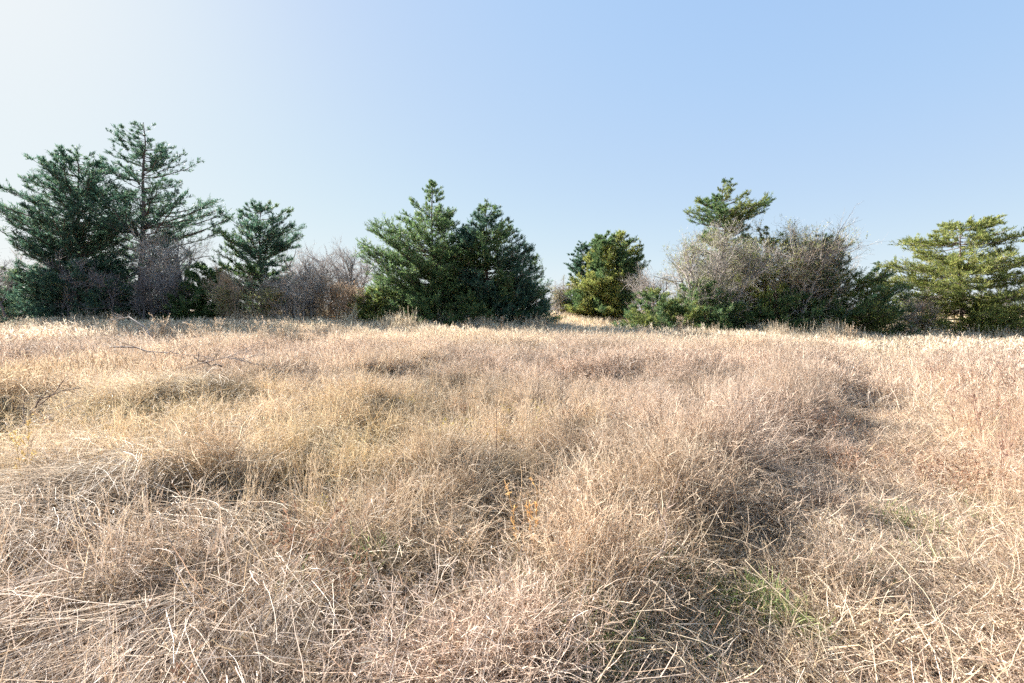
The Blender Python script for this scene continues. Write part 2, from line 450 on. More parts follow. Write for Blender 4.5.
# near and middle field
for r0, r1, D in ((.9, 5, 1.0), (5, 9, .8), (9, 14, .55)):
    x, y = cand(30*D, r0, r1); tm = tallmask(x, y); pa = patchiness(x, y)
    x, y = keep(x, y, tm*np.clip(pa**1.4+.8*np.exp(-((path_p(x, y)+1.15)/.45)**2), .02, 1)*(1-.96*hollow(x, y))*(1-.93*combzone(x, y)))
    hm = (.42+.62*patchiness(x, y))*(.85+.15*sstep(1.5, 4, y))*np.where(path_p(x, y) > .6, .6+.2*sstep(5, 7, y), 1)*(1-.3*np.exp(-((path_p(x, y)+1.0)/.5)**2)*(y < 14))+.9*wall(x, y)+.62*np.exp(-((path_p(x, y)+1.15)/.42)**2)*sstep(5.2, 6.5, y)*(.6+.6*vnoise(x*1.3, y*1.3, 48))*(1-sstep(14, 18, y))
    tall.append(entry('wiry', x, y, .8, 1.2, hmul=hm))
    x, y = cand(22*D, r0, r1); g = np.clip(.35+.8*vnoise(x*.6, y*.6, 51)+.45*sstep(.5, -3, x), .05, 1)
    x, y = keep(x, y, tallmask(x, y)*g*(1-.96*hollow(x, y))*np.clip(patchiness(x, y)**1.4, .02, 1)*(1-.9*combzone(x, y)))
    tall.append(entry('arch', x, y, .65, 1.1, tint=base_tint(x, y, len(x))*np.array([1.06, 1.0, .9]), hmul=(.45+.5*patchiness(x, y))*(1-.4*np.exp(-((path_p(x, y)+1.0)/.55)**2))))
    x, y = cand(6*D, r0, r1); x, y = keep(x, y, tallmask(x, y)*sstep(-.2, .5, vnoise(x*.4+3, y*.4, 52))*(1-hollow(x, y))*(1-.95*combzone(x, y)))
    tall.append(entry('up', x, y, .6, .95))
    x, y = cand(8*D, r0, r1); x, y = keep(x, y, tallmask(x, y)*(.25+.75*sstep(0, -2, x))*np.clip(.1+1.3*patchiness(x, y), 0, 1)*(1-.7*combzone(x, y)))
    tall.append(entry('tangle', x, y, .6, 1.1, hmul=.6+.0*x))
    x, y = cand(42*D, r0, r1); cz = combzone(x, y); x, y = keep(x, y, cz)
    tall.append(entry('comb', x, y, .8, 1.15, rz=LAY+RNG.normal(0, .16, len(x))+.45*vnoise(x*.9, y*.9, 45), tilt=.08, hmul=1.1+0*x, tint=(base_tint(x, y, len(x))*np.array([1.2, 1.2, 1.2]))))
    if r0 < 5:      # low snarls of bleached blades close by
        x, y = cand(15, r0, r1); x, y = keep(x, y, tallmask(x, y)*(.2+.8*sstep(.8, -1.2, x))*(1-sstep(3, 5, y))*np.clip(.1+1.2*patchiness(x, y), 0, 1))
        tall.append(entry('tangle', x, y, .6, 1.15, hmul=.85+0*x, tint=base_tint(x, y, len(x))*np.array([1.0, 1.0, 1.04])))
        k = RNG.uniform(0, 1, len(x)) < .45; x = x[k]; y = y[k]
        tall.append(entry('comb', x, y, .4, .8, hmul=1.1+0*x, tilt=.15))
    x, y = cand(9*D, r0, r1); x, y = keep(x, y, (.3+.7*tallmask(x, y))*np.clip(.1+patchiness(x, y), 0, 1))
    tall.append(entry('blade', x, y, .7, 1.15, hmul=.45+.5*tallmask(x, y)))
    x, y = cand(28, r0, r1); p = path_p(x, y)      # dense standing edge left of the track
    x, y = keep(x, y, (y < 10)*np.exp(-((p+1.25)/.33)**2)*(.15+1.4*wall(x, y)+.5*patchiness(x, y)))
    tall.append(entry('wiry', x, y, .9, 1.2, hmul=.38+.2*RNG.uniform(0, 1, len(x))+.6*wall(x, y)))
    # flattened straw on the track, combed along it and towards the lower right
    x, y = cand(14*D, r0, r1); p = path_p(x, y); x, y = keep(x, y, (np.abs(p-.2) < 1.4)*sstep(-.35, .3, vnoise(x*1.2, y*1.2, 53)))
    matpts.append(entry('comb', x, y, .5, .85, rz=math.radians(-98)+RNG.normal(0, .5, len(x)), tilt=.03, hmul=.45+0*x))
    x, y = cand(30*D, r0, r1); x, y = keep(x, y, 1-.75*pits(x, y)); dk = 1-.72*hollow(x, y)  # dk darkens the thatch colour inside the hollow to deepen its shade
    matpts.append(entry('mat', x, y, .8, 1.3, tint=base_tint(x, y, len(x))*dk[:, None]*(.48+.47*sstep(-1.1, -.6, path_p(x, y)))[:, None], hmul=.8+.5*RNG.uniform(0, 1, len(x)), tilt=.08))  # old thatch off the track, tint lowered further as painted shade between clumps
# short standing grass right of the track
x, y = cand(16, 1.5, 12); p = path_p(x, y); x, y = keep(x, y, (p > .8)*np.clip(patchiness(x, y)+.2, 0, 1))
tall.append(entry('arch', x, y, .35, .65, tint=base_tint(x, y, len(x))*np.array([1.08, 1.07, 1.04])))
x, y = cand(11, 2, 15); p = path_p(x, y); x, y = keep(x, y, (p > .95)*sstep(-.3, .4, vnoise(x*.7, y*.7, 54)))
tall.append(entry('up', x, y, .5, .8, tint=base_tint(x, y, len(x))*np.array([1, .90, .85])))
# accents
x, y = cand(2.2, 1.2, 9); x, y = keep(x, y, (x < 1.5)*sstep(.25, .6, vnoise(x*.9, y*.9, 55)))
tall.append(entry('yellow', x, y, .8, 1.6, tint=np.ones((len(x), 3))))
x, y = cand(1.6, 1.2, 10); x, y = keep(x, y, sstep(.2, .6, vnoise(x*.8+7, y*.8, 56)))
tall.append(entry('rust', x, y, .8, 1.7, tint=np.ones((len(x), 3))))
for gx_, gy_, gr, gn in ((.85, 2.95, .14, 14), (1.2, 2.7, .13, 12), (1.5, 2.6, .08, 8), (.6, 2.5, .2, 8), (3.4, 3.9, .12, 9), (-.9, 2.6, .2, 5), (2.6, 2.9, .2, 4), (4.6, 4.1, .3, 4), (.5, 2.2, .15, 5)):
    a = RNG.normal(0, 1, (gn, 2))*gr
    grn.append(entry('green', gx_+a[:, 0], gy_+a[:, 1], 1.1, 1.8, tint=np.ones((gn, 3))))
for cx, cy_, cr, n_ in ((2.2, 2.98, .1, 7), (.72, 2.68, .12, 7), (2.75, 4.05, .12, 6), (3.9, 5.9, .15, 7)):
    a = RNG.normal(0, 1, (n_, 2))*cr
    tall.append(entry('wiry', cx+a[:, 0], cy_+a[:, 1], .6, .9, hmul=.75+0*a[:, 0]))
# far field
for r0, r1, D in ((12, 20, 9), (20, 34, 5), (34, 75, 1.6)):
    x, y = cand(D, r0, r1, 57); x, y = keep(x, y, tallmask(x, y)*np.clip(.4+patchiness(x*.6, y*.6), .2, 1))
    V = 'v' if r0 >= 20 else ''
    tall.append(entry(V+'farw', x, y, .8, 1.15))
    x, y = cand(D*.8, r0, r1, 57); x, y = keep(x, y, sstep(-.4, .6, vnoise(x*.25, y*.25, 57)))
    tall.append(entry(V+'faru', x, y, .7, 1.05, tint=base_tint(x, y, len(x))*1.08))
    x, y = cand(D*.9, r0, r1, 57); x, y = keep(x, y, .35+.65*tallmask(x, y))
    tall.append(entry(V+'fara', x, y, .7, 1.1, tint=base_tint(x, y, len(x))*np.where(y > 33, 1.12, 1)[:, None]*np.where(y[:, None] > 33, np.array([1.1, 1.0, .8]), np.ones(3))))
x, y = cand(5, 24, 42, 57); x, y = keep(x, y, (y > 22.5)*(y < 28.5)*sstep(.0, .55, vnoise(x*.7, y*.5, 58)))
tall.append(entry('faru', x, y, .9, 1.6, hmul=.8+.5*RNG.uniform(0, 1, len(x))))
tall.append(entry('farw', x, y, .8, 1.4, hmul=.8+.5*RNG.uniform(0, 1, len(x))))
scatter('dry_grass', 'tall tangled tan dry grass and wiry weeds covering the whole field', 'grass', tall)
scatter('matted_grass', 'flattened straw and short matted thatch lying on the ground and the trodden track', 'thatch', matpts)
scatter('green_grass', 'small fresh green grass tufts sprouting beside the trodden track', 'green grass', grn)

# ------------------------------------------------------------------ trees
def prof(table, h):
    """table rows (height frac, left, right) in metres -> left and right radius"""
    t = np.array(table, float)
    return np.interp(h, t[:, 0], t[:, 1]), np.interp(h, t[:, 0], t[:, 2])

CEDAR = {'blue': [(.065, .14, .10), (.09, .18, .12), (.045, .10, .07), (.14, .20, .11)],
         'green': [(.095, .17, .07), (.13, .21, .08), (.06, .12, .055), (.21, .27, .10)],
         'olive': [(.21, .25, .07), (.15, .20, .06), (.30, .31, .09), (.10, .14, .045)],
         'gold': [(.32, .34, .09), (.24, .29, .08), (.40, .39, .13), (.13, .18, .06)]}

def cedar(name, label, cat, Y, px, top, bot, outline, tint='blue', seed=0, nb=85, h0=.06, dens=1.0, rise=.45, lean=0.0, trunk_r=None,
          barkc=(.17, .13, .11), group='cedar trees along the field edge', rag=.28, leafsz=1.0, mixt=None, layer=0, deadlow=0):
    """outline rows: (picture row, left px, right px) of the crown."""
    rng = np.random.default_rng(seed); nb = int(nb*2.0)
    X0 = (px-CX)/F*Y; z0 = float(H(X0, Y))-.05
    zt = EYE+(HY-top)/F*Y; Ht = zt-z0
    tab = []
    for (py, l, r) in sorted(outline, key=lambda q: -q[0]):
        h = (EYE+(HY-py)/F*Y-z0)/Ht
        tab.append((h, max((px-l)/F*Y, .05), max((r-px)/F*Y, .05)))
    t = thing(name, label, cat, (X0, Y, z0), group)
    R0 = trunk_r or Ht*.016
    # trunk
    tr = Acc(); K = 10
    tz = np.linspace(0, 1, K+1)
    P = np.zeros((1, K+1, 3)); P[0, :, 2] = tz*Ht
    P[0, :, 0] = lean*tz*Ht + np.cumsum(rng.normal(0, .012*Ht, K+1))*tz*.5; P[0, :, 1] = np.cumsum(rng.normal(0, .012*Ht, K+1))*tz*.5
    P[0, -1, 0] = 0
    tubes(tr, P, R0, R0*.08, 8, np.array(barkc))
    # primary limbs: aimed at a target on the crown surface
    if layer:
        lev = np.linspace(h0, .97, layer); ht = np.clip(lev[rng.integers(0, layer, nb)]+rng.normal(0, .018, nb), h0, .99)
    else:
        ht = h0+(1-h0)*(rng.uniform(0, 1, nb)**.9)*.985
    if not layer:
        hh = rng.uniform(h0, .985, nb*6); l, r = prof(tab, hh); wgt = (l+r)+.15*Ht*.3; hh = hh[rng.uniform(0, wgt.max(), nb*6) < wgt]
        ht = np.concatenate([hh[:nb], rng.uniform(.86, .995, 9)]); nb = len(ht)
    az = rng.uniform(0, 2*math.pi, nb)
    l, r = prof(tab, ht)
    ca = np.cos(az); Rr = np.where(ca > 0, r, l)*np.abs(ca) + (.5*(l+r))*(1-np.abs(ca)); Rr = Rr*1.04
    lo = np.minimum(l, r); 
    q = rng.uniform(0, 1, nb); fill = 1-rag*q**1.5*1.5
    fill = fill + (rng.uniform(0, 1, nb) < .10)*.06
    Rr = np.maximum(Rr*fill, .12)
    tip = np.stack([Rr*np.cos(az), Rr*np.sin(az), ht*Ht], 1)
    axis_x = np.interp(ht, tz, P[0, :, 0]); axis_y = np.interp(ht, tz, P[0, :, 1])
    hb = np.clip(ht*Ht-Rr*rise*rng.uniform(.6, 1.2, nb), .04*Ht, Ht*.985)
    bx = np.interp(hb/Ht, tz, P[0, :, 0]); by = np.interp(hb/Ht, tz, P[0, :, 1])
    base = np.stack([bx, by, hb], 1)
    Kb = 5; s = np.linspace(0, 1, Kb+1)[None, :, None]
    B = base[:, None, :]*(1-s)+tip[:, None, :]*s
    sag = np.sin(s[..., 0]*math.pi)*Rr[:, None]*.07
    B[:, :, 2] -= sag
    B[:, 1:, :] += np.cumsum(rng.normal(0, .024, (nb, Kb, 3)), axis=1)*Rr[:, None, None]
    br = np.clip(R0*.34*(Rr/max(Rr.max(), .1)), .012, R0*.6)
    tubes(tr, B, br, br*.25, 4, np.array(barkc)*.95)
    # secondary branchlets carry the sprays
    ns = np.clip((Rr*8.5*dens), 4, 34).astype(int); idx = np.repeat(np.arange(nb), ns); m = len(idx)
    tt = 1-rng.uniform(0, 1, m)**1.35*.78
    b, T = sample(B, idx, tt)
    d = unit(T*.9+rng.normal(0, .65, (m, 3))*np.array([1, 1, .5])+np.array([0, 0, .18]))
    Ls = np.clip(Rr[idx]*.30*(1.15-tt*.55)*rng.uniform(.45, 1.35, m), .10, .85)*.9
    S = grow(rng, b, d, Ls, 3, bend=.30, wob=.10)
    ribbons(tr, rng, S, .022, .008, np.array(barkc)*.9)
    link('trunk', tr.mesh('trunk', True), M_BARK, t)
    # foliage: feathery sprays of flat slivers all along each branchlet
    cr = Acc(); cols = CEDAR[tint]
    shade = rng.uniform(.75, 1.25, m)[:, None]
    live = np.ones(m, bool)
    if deadlow: live = (b[:, 2]/Ht > deadlow) | (rng.uniform(0, 1, m) < .25)
    per = 20
    k = np.repeat(np.arange(m)[live], per); n = len(k)
    b2, T2 = sample(S, k, rng.uniform(.05, 1.0, n)**.8)
    clump = rng.normal(0, 1, (m, 3))[k]
    b2 = b2+rng.normal(0, .035, (n, 3))
    d2 = unit(T2*1.0+rng.normal(0, .55, (n, 3))+np.array([0, 0, .25]))
    Lf = rng.uniform(.07, .17, n)*leafsz
    Lf = Lf*np.clip(.45+Rr[idx][k]*.6, .5, 1)
    G = grow(rng, b2, d2, Lf, 2, wob=.12)
    c = mixcol(rng, n, cols, .15)*shade[k]
    if mixt is not None:
        c2 = mixcol(rng, n, CEDAR[mixt], .15)*shade[k]; sel = (vnoise(b2[:, 0]*.9+seed, b2[:, 2]*.9, seed) > .05)
        c = np.where(sel[:, None], c2, c)
    K1 = 3
    ribbons(cr, rng, G, .034*leafsz, .010*leafsz, c)
    link('crown', cr.mesh('crown'), M_FOL, t)
    return t

def bare(name, label, cat, Y, px, top, left, right, cols, seed=0, stems=7, nb=11, nt=9, nf=5, bot_spread=.35, tw=.010, group='bare trees and shrubs along the field edge',
         spread=1.0, droop=0., single=False, leaf=None, leafn=0, up=.35):
    rng = np.random.default_rng(seed); nb = int(nb*1.4); nt = int(nt*1.3)
    X0 = (px-CX)/F*Y; z0 = float(H(X0, Y))-.05
    Ht = EYE+(HY-top)/F*Y-z0; wl = (px-left)/F*Y; wr = (right-px)/F*Y
    t = thing(name, label, cat, (X0, Y, z0), group)
    st = Acc(); tg = Acc(); cols = np.array(cols)
    a = rng.uniform(0, 2*math.pi, stems)+np.arange(stems)*2.4
    ca = np.abs(np.cos(a)); R = np.where(np.cos(a) > 0, wr, wl)*ca+.5*(wl+wr)*(1-ca)
    base = np.stack([np.cos(a)*R*bot_spread*.3, np.sin(a)*R*bot_spread*.3, np.zeros(stems)], 1)
    rr = R*rng.uniform(.3, .86, stems)
    tip = np.stack([np.cos(a)*rr, np.sin(a)*rr, Ht*rng.uniform(.6, .86, stems)*np.sqrt(1-.45*(rr/R)**2)], 1)
    if single: base[:] *= .05
    K = 7; s = np.linspace(0, 1, K+1)[None, :, None]
    P = base[:, None]*(1-s)+tip[:, None]*s
    P[:, :, 2] += np.sin(s[..., 0]*math.pi)*(rr*.22)[:, None]
    P[:, 1:] += np.cumsum(rng.normal(0, .014*Ht, (stems, K, 3)), axis=1)*np.array([1, 1, .3])
    r0 = Ht*(.02 if single else .015)
    tubes(st, P, r0, r0*.25, 5, cols[0]*.95)
    # limbs
    m = stems*nb; idx = np.repeat(np.arange(stems), nb); tt = rng.uniform(.16, 1, m)
    b, T = sample(P, idx, tt)
    d = unit(T*.6+rng.normal(0, .6, (m, 3))+np.array([0, 0, .12]))
    L1 = Ht*.30*(1.1-.5*tt)*rng.uniform(.55, 1.2, m)*spread
    B = grow(rng, b, d, L1, 5, bend=up-.2, wob=.14)
    tubes(st, B, r0*.36, r0*.12, 3, cols[0]*.9)
    link('stems' if not single else 'trunk', st.mesh('stems', True), M_BARK, t)
    # twigs
    m2 = m*nt; idx = np.repeat(np.arange(m), nt); b, T = sample(B, idx, rng.uniform(.12, 1, m2))
    d = unit(T*.8+rng.normal(0, .55, (m2, 3))+np.array([0, 0, up*.5]))
    C = grow(rng, b, d, Ht*.12*rng.uniform(.5, 1.25, m2), 4, bend=up-droop, wob=.15)
    cc = mixcol(rng, m2, cols, .12)
    ribbons(tg, rng, C, tw*1.6, tw*.8, cc)
    m3 = m2*nf; idx = np.repeat(np.arange(m2), nf); b, T = sample(C, idx, rng.uniform(.15, 1, m3))
    d = unit(T+rng.normal(0, .5, (m3, 3)))
    D = grow(rng, b, d, Ht*.055*rng.uniform(.5, 1.3, m3), 3, bend=up*.6, wob=.15)
    ribbons(tg, rng, D, tw, tw*.6, mixcol(rng, m3, cols, .14))
    link('twigs' if not single else 'crown', tg.mesh('twigs'), M_TWIG, t)
    if leaf is not None:
        lf = Acc(); n = leafn; idx = rng.integers(0, m3, n); b, T = sample(D, idx, rng.uniform(0, 1, n))
        sel = vnoise(b[:, 0]*1.2+seed, b[:, 2]*1.2, seed+3) > -.2
        b = b[sel]; T = T[sel]; n = len(b)
        G = grow(rng, b+rng.normal(0, .03, (n, 3)), unit(T+rng.normal(0, .7, (n, 3))), rng.uniform(.05, .11, n), 1, wob=0)
        ribbons(lf, rng, G, .035, .015, mixcol(rng, n, leaf, .18))
        link('leaves', lf.mesh('leaves'), M_FOL, t)
    return t

GREY = [(.38, .34, .31), (.47, .43, .39), (.29, .26, .24), (.54, .49, .44)]
TAN = [(.36, .28, .20), (.42, .34, .25), (.28, .21, .16)]
DARK = [(.19, .17, .17), (.24, .21, .21), (.14, .125, .125)]
MAUVE = [(.42, .38, .36), (.50, .46, .43), (.33, .30, .28)]
OLV = [(.30, .33, .12), (.40, .40, .18), (.22, .25, .09)]
RST = [(.34, .24, .16), (.40, .30, .20), (.28, .19, .13)]

# left group
cedar('cedar_tree', 'broad blue green cedar at the far left with a sloping crown', 'tree', 27, 78, 150, 322,
      [(150, 72, 92), (162, 58, 112), (180, 40, 124), (200, 27, 128), (215, 18, 130), (235, 20, 132), (255, 36, 128), (285, 30, 125), (312, 20, 120)], 'blue', 1, nb=145, dens=1.15, rag=.38)
cedar('cedar_tree', 'tallest cedar of the left group, open crown showing its bare trunk', 'tree', 27, 141, 121, 322,
      [(121, 138, 144), (130, 130, 160), (140, 118, 178), (152, 112, 172), (165, 106, 192), (180, 118, 182), (200, 100, 224), (213, 104, 218), (228, 112, 200), (245, 112, 190), (262, 124, 185), (290, 118, 180)], 'blue', 12, nb=88, h0=.28, dens=.72, rise=.45, rag=.48, trunk_r=.2, barkc=(.14, .11, .10))
cedar('cedar_tree', 'slim open topped cedar right of the tallest left tree', 'tree', 27, 262, 202, 318,
      [(202, 254, 270), (210, 240, 288), (220, 228, 300), (235, 220, 296), (248, 222, 286), (264, 218, 286), (290, 226, 290)], 'blue', 3, nb=95, h0=.2, dens=1.0, rise=.5, rag=.4, layer=12, mixt='green')
cedar('juniper_bush', 'dark low juniper filling the foot of the left tree group', 'bush', 25.5, 95, 258, 322,
      [(258, 80, 110), (275, 55, 140), (295, 35, 160), (318, 30, 165)], 'blue', 4, nb=80, dens=1.0, group='low junipers under the trees')
cedar('juniper_bush', 'dark green juniper at the left picture edge under bare twigs', 'bush', 26, 18, 268, 322,
      [(268, 5, 32), (285, -14, 50), (318, -20, 62)], 'green', 5, nb=60, dens=1.0, group='low junipers under the trees')
cedar('juniper_bush', 'small dark green juniper between tall left cedar and olive shrub', 'bush', 25.5, 203, 262, 320,
      [(262, 198, 214), (278, 188, 226), (296, 176, 236), (316, 172, 236)], 'green', 6, nb=90, dens=1.1, group='low junipers under the trees')
bare('bare_tree', 'grey twiggy bare tree standing right under the tallest cedar', 'tree', 26, 180, 212, 148, 226, GREY, 7, stems=8, nb=10, nt=8)
bare('bare_shrub', 'dark thorny shrub thicket below the broad far left cedar', 'shrub', 25, 45, 248, -25, 130, DARK+GREY[:2], 8, stems=16, nb=10, nt=9, bot_spread=1.6)
bare('bare_shrub', 'dark twiggy thicket at the foot of the tallest cedar', 'shrub', 25, 150, 262, 100, 205, DARK, 9, stems=12, nb=10, nt=9, bot_spread=1.6)
bare('bare_shrub', 'olive tinged tan shrub below the slim open cedar', 'shrub', 24.5, 248, 266, 206, 292, TAN, 10, stems=15, nb=9, nt=9, bot_spread=1.2, leaf=OLV, leafn=9000)
bare('bare_shrub', 'dark bare shrub just right of the slim open cedar', 'shrub', 25, 298, 258, 258, 332, GREY+TAN[:2]+DARK[:1], 11, stems=13, nb=10, nt=9, bot_spread=1.2)
bare('bare_shrub', 'rust brown shrub left of the central cedar pair', 'shrub', 26, 338, 276, 304, 372, RST+TAN, 12, stems=13, nb=9, nt=9, bot_spread=1.2, leaf=RST, leafn=4000)
bare('bare_tree', 'pale mauve bare tree behind the rust shrub, left one', 'tree', 33, 318, 232, 286, 350, MAUVE, 13, stems=6, nb=10, nt=9, tw=.012, single=True, group='pale bare trees left of the central cedars')
bare('bare_tree', 'pale mauve bare tree close left of the central cedars', 'tree', 33, 352, 235, 322, 384, MAUVE, 14, stems=6, nb=10, nt=9, tw=.012, single=True, group='pale bare trees left of the central cedars')
bare('bare_tree', 'hazy grey bare tree behind the far left cedar edge', 'tree', 40, 2, 246, -30, 34, GREY, 15, stems=6, nb=10, nt=9, tw=.012, single=True)
# central pair
cedar('cedar_tree', 'pointed taller left tree of the central cedar pair', 'tree', 28, 432, 179, 318,
      [(179, 430, 435), (190, 422, 446), (204, 412, 456), (214, 392, 460), (226, 372, 452), (242, 374, 462), (256, 362, 466), (270, 372, 468), (288, 368, 470), (306, 362, 470)], 'green', 21, nb=150, dens=1.1, rag=.34, rise=.4)
cedar('cedar_tree', 'shorter right tree of the central cedar pair, sloping right side', 'tree', 28, 488, 198, 318,
      [(198, 486, 491), (210, 476, 504), (224, 466, 511), (236, 452, 520), (250, 452, 530), (264, 454, 540), (280, 452, 546), (300, 452, 550), (312, 452, 552)], 'green', 22, nb=185, dens=1.1, mixt='blue', rag=.3, rise=.4)
cedar('juniper_bush', 'low yellow green juniper at the left foot of the central pair', 'bush', 26, 375, 288, 320,
      [(288, 368, 385), (298, 358, 400), (312, 346, 410)], 'olive', 23, nb=50, dens=1.1, group='low junipers under the trees')
cedar('juniper_bush', 'dark low juniper at the foot of the central pair', 'bush', 26.5, 440, 284, 320,
      [(284, 430, 452), (296, 405, 480), (312, 395, 490)], 'green', 24, nb=60, dens=1.1, group='low junipers under the trees')
cedar('juniper_bush', 'dark low juniper at the right foot of the central pair', 'bush', 27, 515, 276, 322,
      [(276, 508, 522), (290, 490, 540), (312, 480, 553)], 'blue', 25, nb=60, dens=1.1, group='low junipers under the trees')
cedar('cedar_tree', 'young dark cedar filling the gap between the central pair', 'tree', 28.6, 462, 236, 320,
      [(236, 459, 466), (250, 448, 478), (270, 442, 484), (310, 436, 490)], 'green', 26, nb=90, dens=1.0)
# gap in the middle
cedar('cedar_tree', 'small dark cedar half hidden behind the round golden one', 'tree', 50, 582, 241, 312,
      [(241, 579, 588), (255, 568, 596), (270, 563, 600), (290, 566, 600), (308, 566, 600)], 'blue', 31, nb=70, rag=.3, leafsz=1.4)
cedar('cedar_tree', 'rounded golden green cedar behind the sunlit strip of field', 'tree', 46, 606, 233, 312,
      [(233, 600, 620), (240, 592, 634), (252, 590, 641), (266, 584, 640), (282, 574, 640), (298, 568, 640), (311, 566, 636)], 'gold', 32, nb=190, rag=.25, leafsz=1.35, mixt='green')
bare('bare_shrub', 'grey green shrub between central pair and golden cedar', 'shrub', 47, 560, 276, 545, 580, GREY+TAN, 33, stems=9, nb=9, nt=8, tw=.013, leaf=OLV, leafn=3000)
bare('bare_shrub', 'pale grey shrub just right of the rounded golden cedar', 'shrub', 40, 648, 258, 626, 672, GREY, 34, stems=9, nb=9, nt=8, tw=.012)
# right cluster
cedar('cedar_tree', 'tall pointed cedar rising above the big bare tree', 'tree', 31, 727, 176, 330,
      [(176, 725, 730), (186, 722, 734), (193, 714, 748), (201, 700, 762), (209, 688, 762), (217, 694, 754), (230, 706, 748), (250, 690, 760), (290, 690, 765)], 'green', 41, nb=130, rag=.3, h0=.2, mixt='olive', rise=.35)
bare('bare_tree', 'big spreading grey bare tree in the right cluster', 'tree', 29, 705, 222, 642, 768, GREY+[(.50, .46, .40)], 42, stems=14, nb=12, nt=10, nf=5, bot_spread=.9, leaf=OLV, leafn=13000)
bare('bare_tree', 'brown grey bare tree with vines right of the big spreading one', 'tree', 28.5, 785, 202, 735, 845, GREY+TAN, 43, stems=13, nb=12, nt=10, nf=5, bot_spread=.9, leaf=OLV, leafn=22000)
bare('bare_tree', 'thin leaning bare tree with drooping twigs above dark cedar', 'tree', 30, 828, 234, 795, 862, GREY, 44, stems=5, nb=9, nt=8)
cedar('cedar_tree', 'olive cedar in the middle of the right cluster', 'tree', 28.8, 765, 226, 334,
      [(226, 762, 770), (240, 748, 790), (256, 736, 800), (275, 728, 805), (300, 720, 812), (330, 718, 815)], 'olive', 45, nb=85, rag=.42, dens=.8)
cedar('cedar_tree', 'dark spreading cedar at the right end of the cluster', 'tree', 28.5, 822, 232, 335,
      [(232, 816, 828), (245, 802, 846), (262, 794, 852), (276, 792, 872), (290, 788, 886), (310, 786, 889), (330, 790, 884)], 'green', 46, nb=130, rag=.34, dens=1.0, mixt='olive')
cedar('juniper_bush', 'low olive juniper at the left foot of the right cluster', 'bush', 27.5, 655, 288, 326,
      [(288, 648, 662), (298, 635, 680), (312, 622, 700), (322, 620, 705)], 'olive', 47, nb=60, dens=1.1, group='low junipers under the trees', mixt='green')
cedar('juniper_bush', 'dark green juniper below the big spreading bare tree', 'bush', 27.5, 700, 282, 330,
      [(282, 690, 712), (296, 672, 730), (312, 662, 742), (326, 660, 745)], 'green', 48, nb=70, dens=1.1, group='low junipers under the trees')
cedar('juniper_bush', 'dark green juniper below the vine hung bare tree', 'bush', 27.3, 775, 288, 334,
      [(288, 765, 785), (300, 745, 812), (328, 735, 825)], 'green', 49, nb=60, dens=1.1, group='low junipers under the trees', mixt='olive')
# far right
cedar('cedar_tree', 'flat layered yellow green cedar at the far right', 'tree', 28, 962, 221, 335,
      [(221, 950, 985), (228, 935, 1000), (238, 910, 1005), (248, 918, 1022), (258, 895, 1012), (268, 905, 1018), (280, 888, 1012), (292, 905, 1030), (312, 905, 1035)], 'gold', 51, nb=115, h0=.2, rag=.38, rise=.10, layer=8, mixt='olive', dens=.95)
cedar('juniper_bush', 'low yellow green juniper under the far right cedar', 'bush', 26.5, 985, 300, 338,
      [(312, 975, 1000), (322, 962, 1015), (334, 958, 1020)], 'gold', 52, nb=40, dens=1.1, group='low junipers under the trees')
bare('bare_shrub', 'pale tan bare shrub beside the far right cedar trunk', 'shrub', 27, 915, 285, 885, 950, TAN+GREY, 53, stems=9, nb=9, nt=9, bot_spread=1.3)
bare('bare_shrub', 'reddish brown shrub at the right picture edge', 'shrub', 28, 1022, 282, 995, 1060, RST+GREY, 54, stems=9, nb=9, nt=9)
cedar('cedar_tree', 'dark small cedar spire between right cluster and layered cedar', 'tree', 44, 877, 262, 318,
      [(262, 876, 879), (275, 868, 884), (290, 862, 892), (315, 858, 896)], 'blue', 55, nb=50, leafsz=1.3)

# distant wood behind everything: one unbroken mass of bare trees and cedars
def underbrush():
    rng = np.random.default_rng(77); tg = Acc()
    for (p0, p1, Y0, n, cc, hh) in ((-40, 385, 28, 330, DARK+MAUVE[2:]+OLV[2:], 1.9), (620, 760, 30.5, 90, TAN+GREY[2:3]+OLV[2:], 1.6), (880, 1060, 29.5, 120, TAN+GREY[:3]+OLV[2:], 1.7)):
        Y = Y0+rng.uniform(-1.2, 1.5, n); x = (rng.uniform(p0, p1, n)-CX)/F*Y
        base = np.stack([x, Y, H(x, Y)-.1], 1); h = hh*rng.uniform(.45, 1.2, n)*(1+.45*vnoise(x*.5, x*0, 7))
        P = grow(rng, base, cone(rng, n, 0, 35), h, 5, bend=-.3, wob=.15); tubes(tg, P, .02, .008, 3, np.array(cc[0]))
        m = n*16; b, T = sample(P, np.repeat(np.arange(n), 16), rng.uniform(.1, 1, m))
        B = grow(rng, b, unit(T+rng.normal(0, .8, (m, 3))), rng.uniform(.25, .8, m), 4, bend=.2, wob=.2)
        c = mixcol(rng, m, cc, .15); ribbons(tg, rng, B, .016, .008, c)
        k = np.repeat(np.arange(m), 7); b, T = sample(B, k, rng.uniform(.1, 1, m*7))
        C = grow(rng, b, unit(T+rng.normal(0, .7, (m*7, 3))), rng.uniform(.08, .28, m*7), 2, wob=.2)
        ribbons(tg, rng, C, .012, .007, c[k])
    link('undergrowth', tg.mesh('undergrowth'), M_TWIG, kind='stuff', label='tangled twiggy undergrowth filling the foot of the tree groups', category='undergrowth')
underbrush()

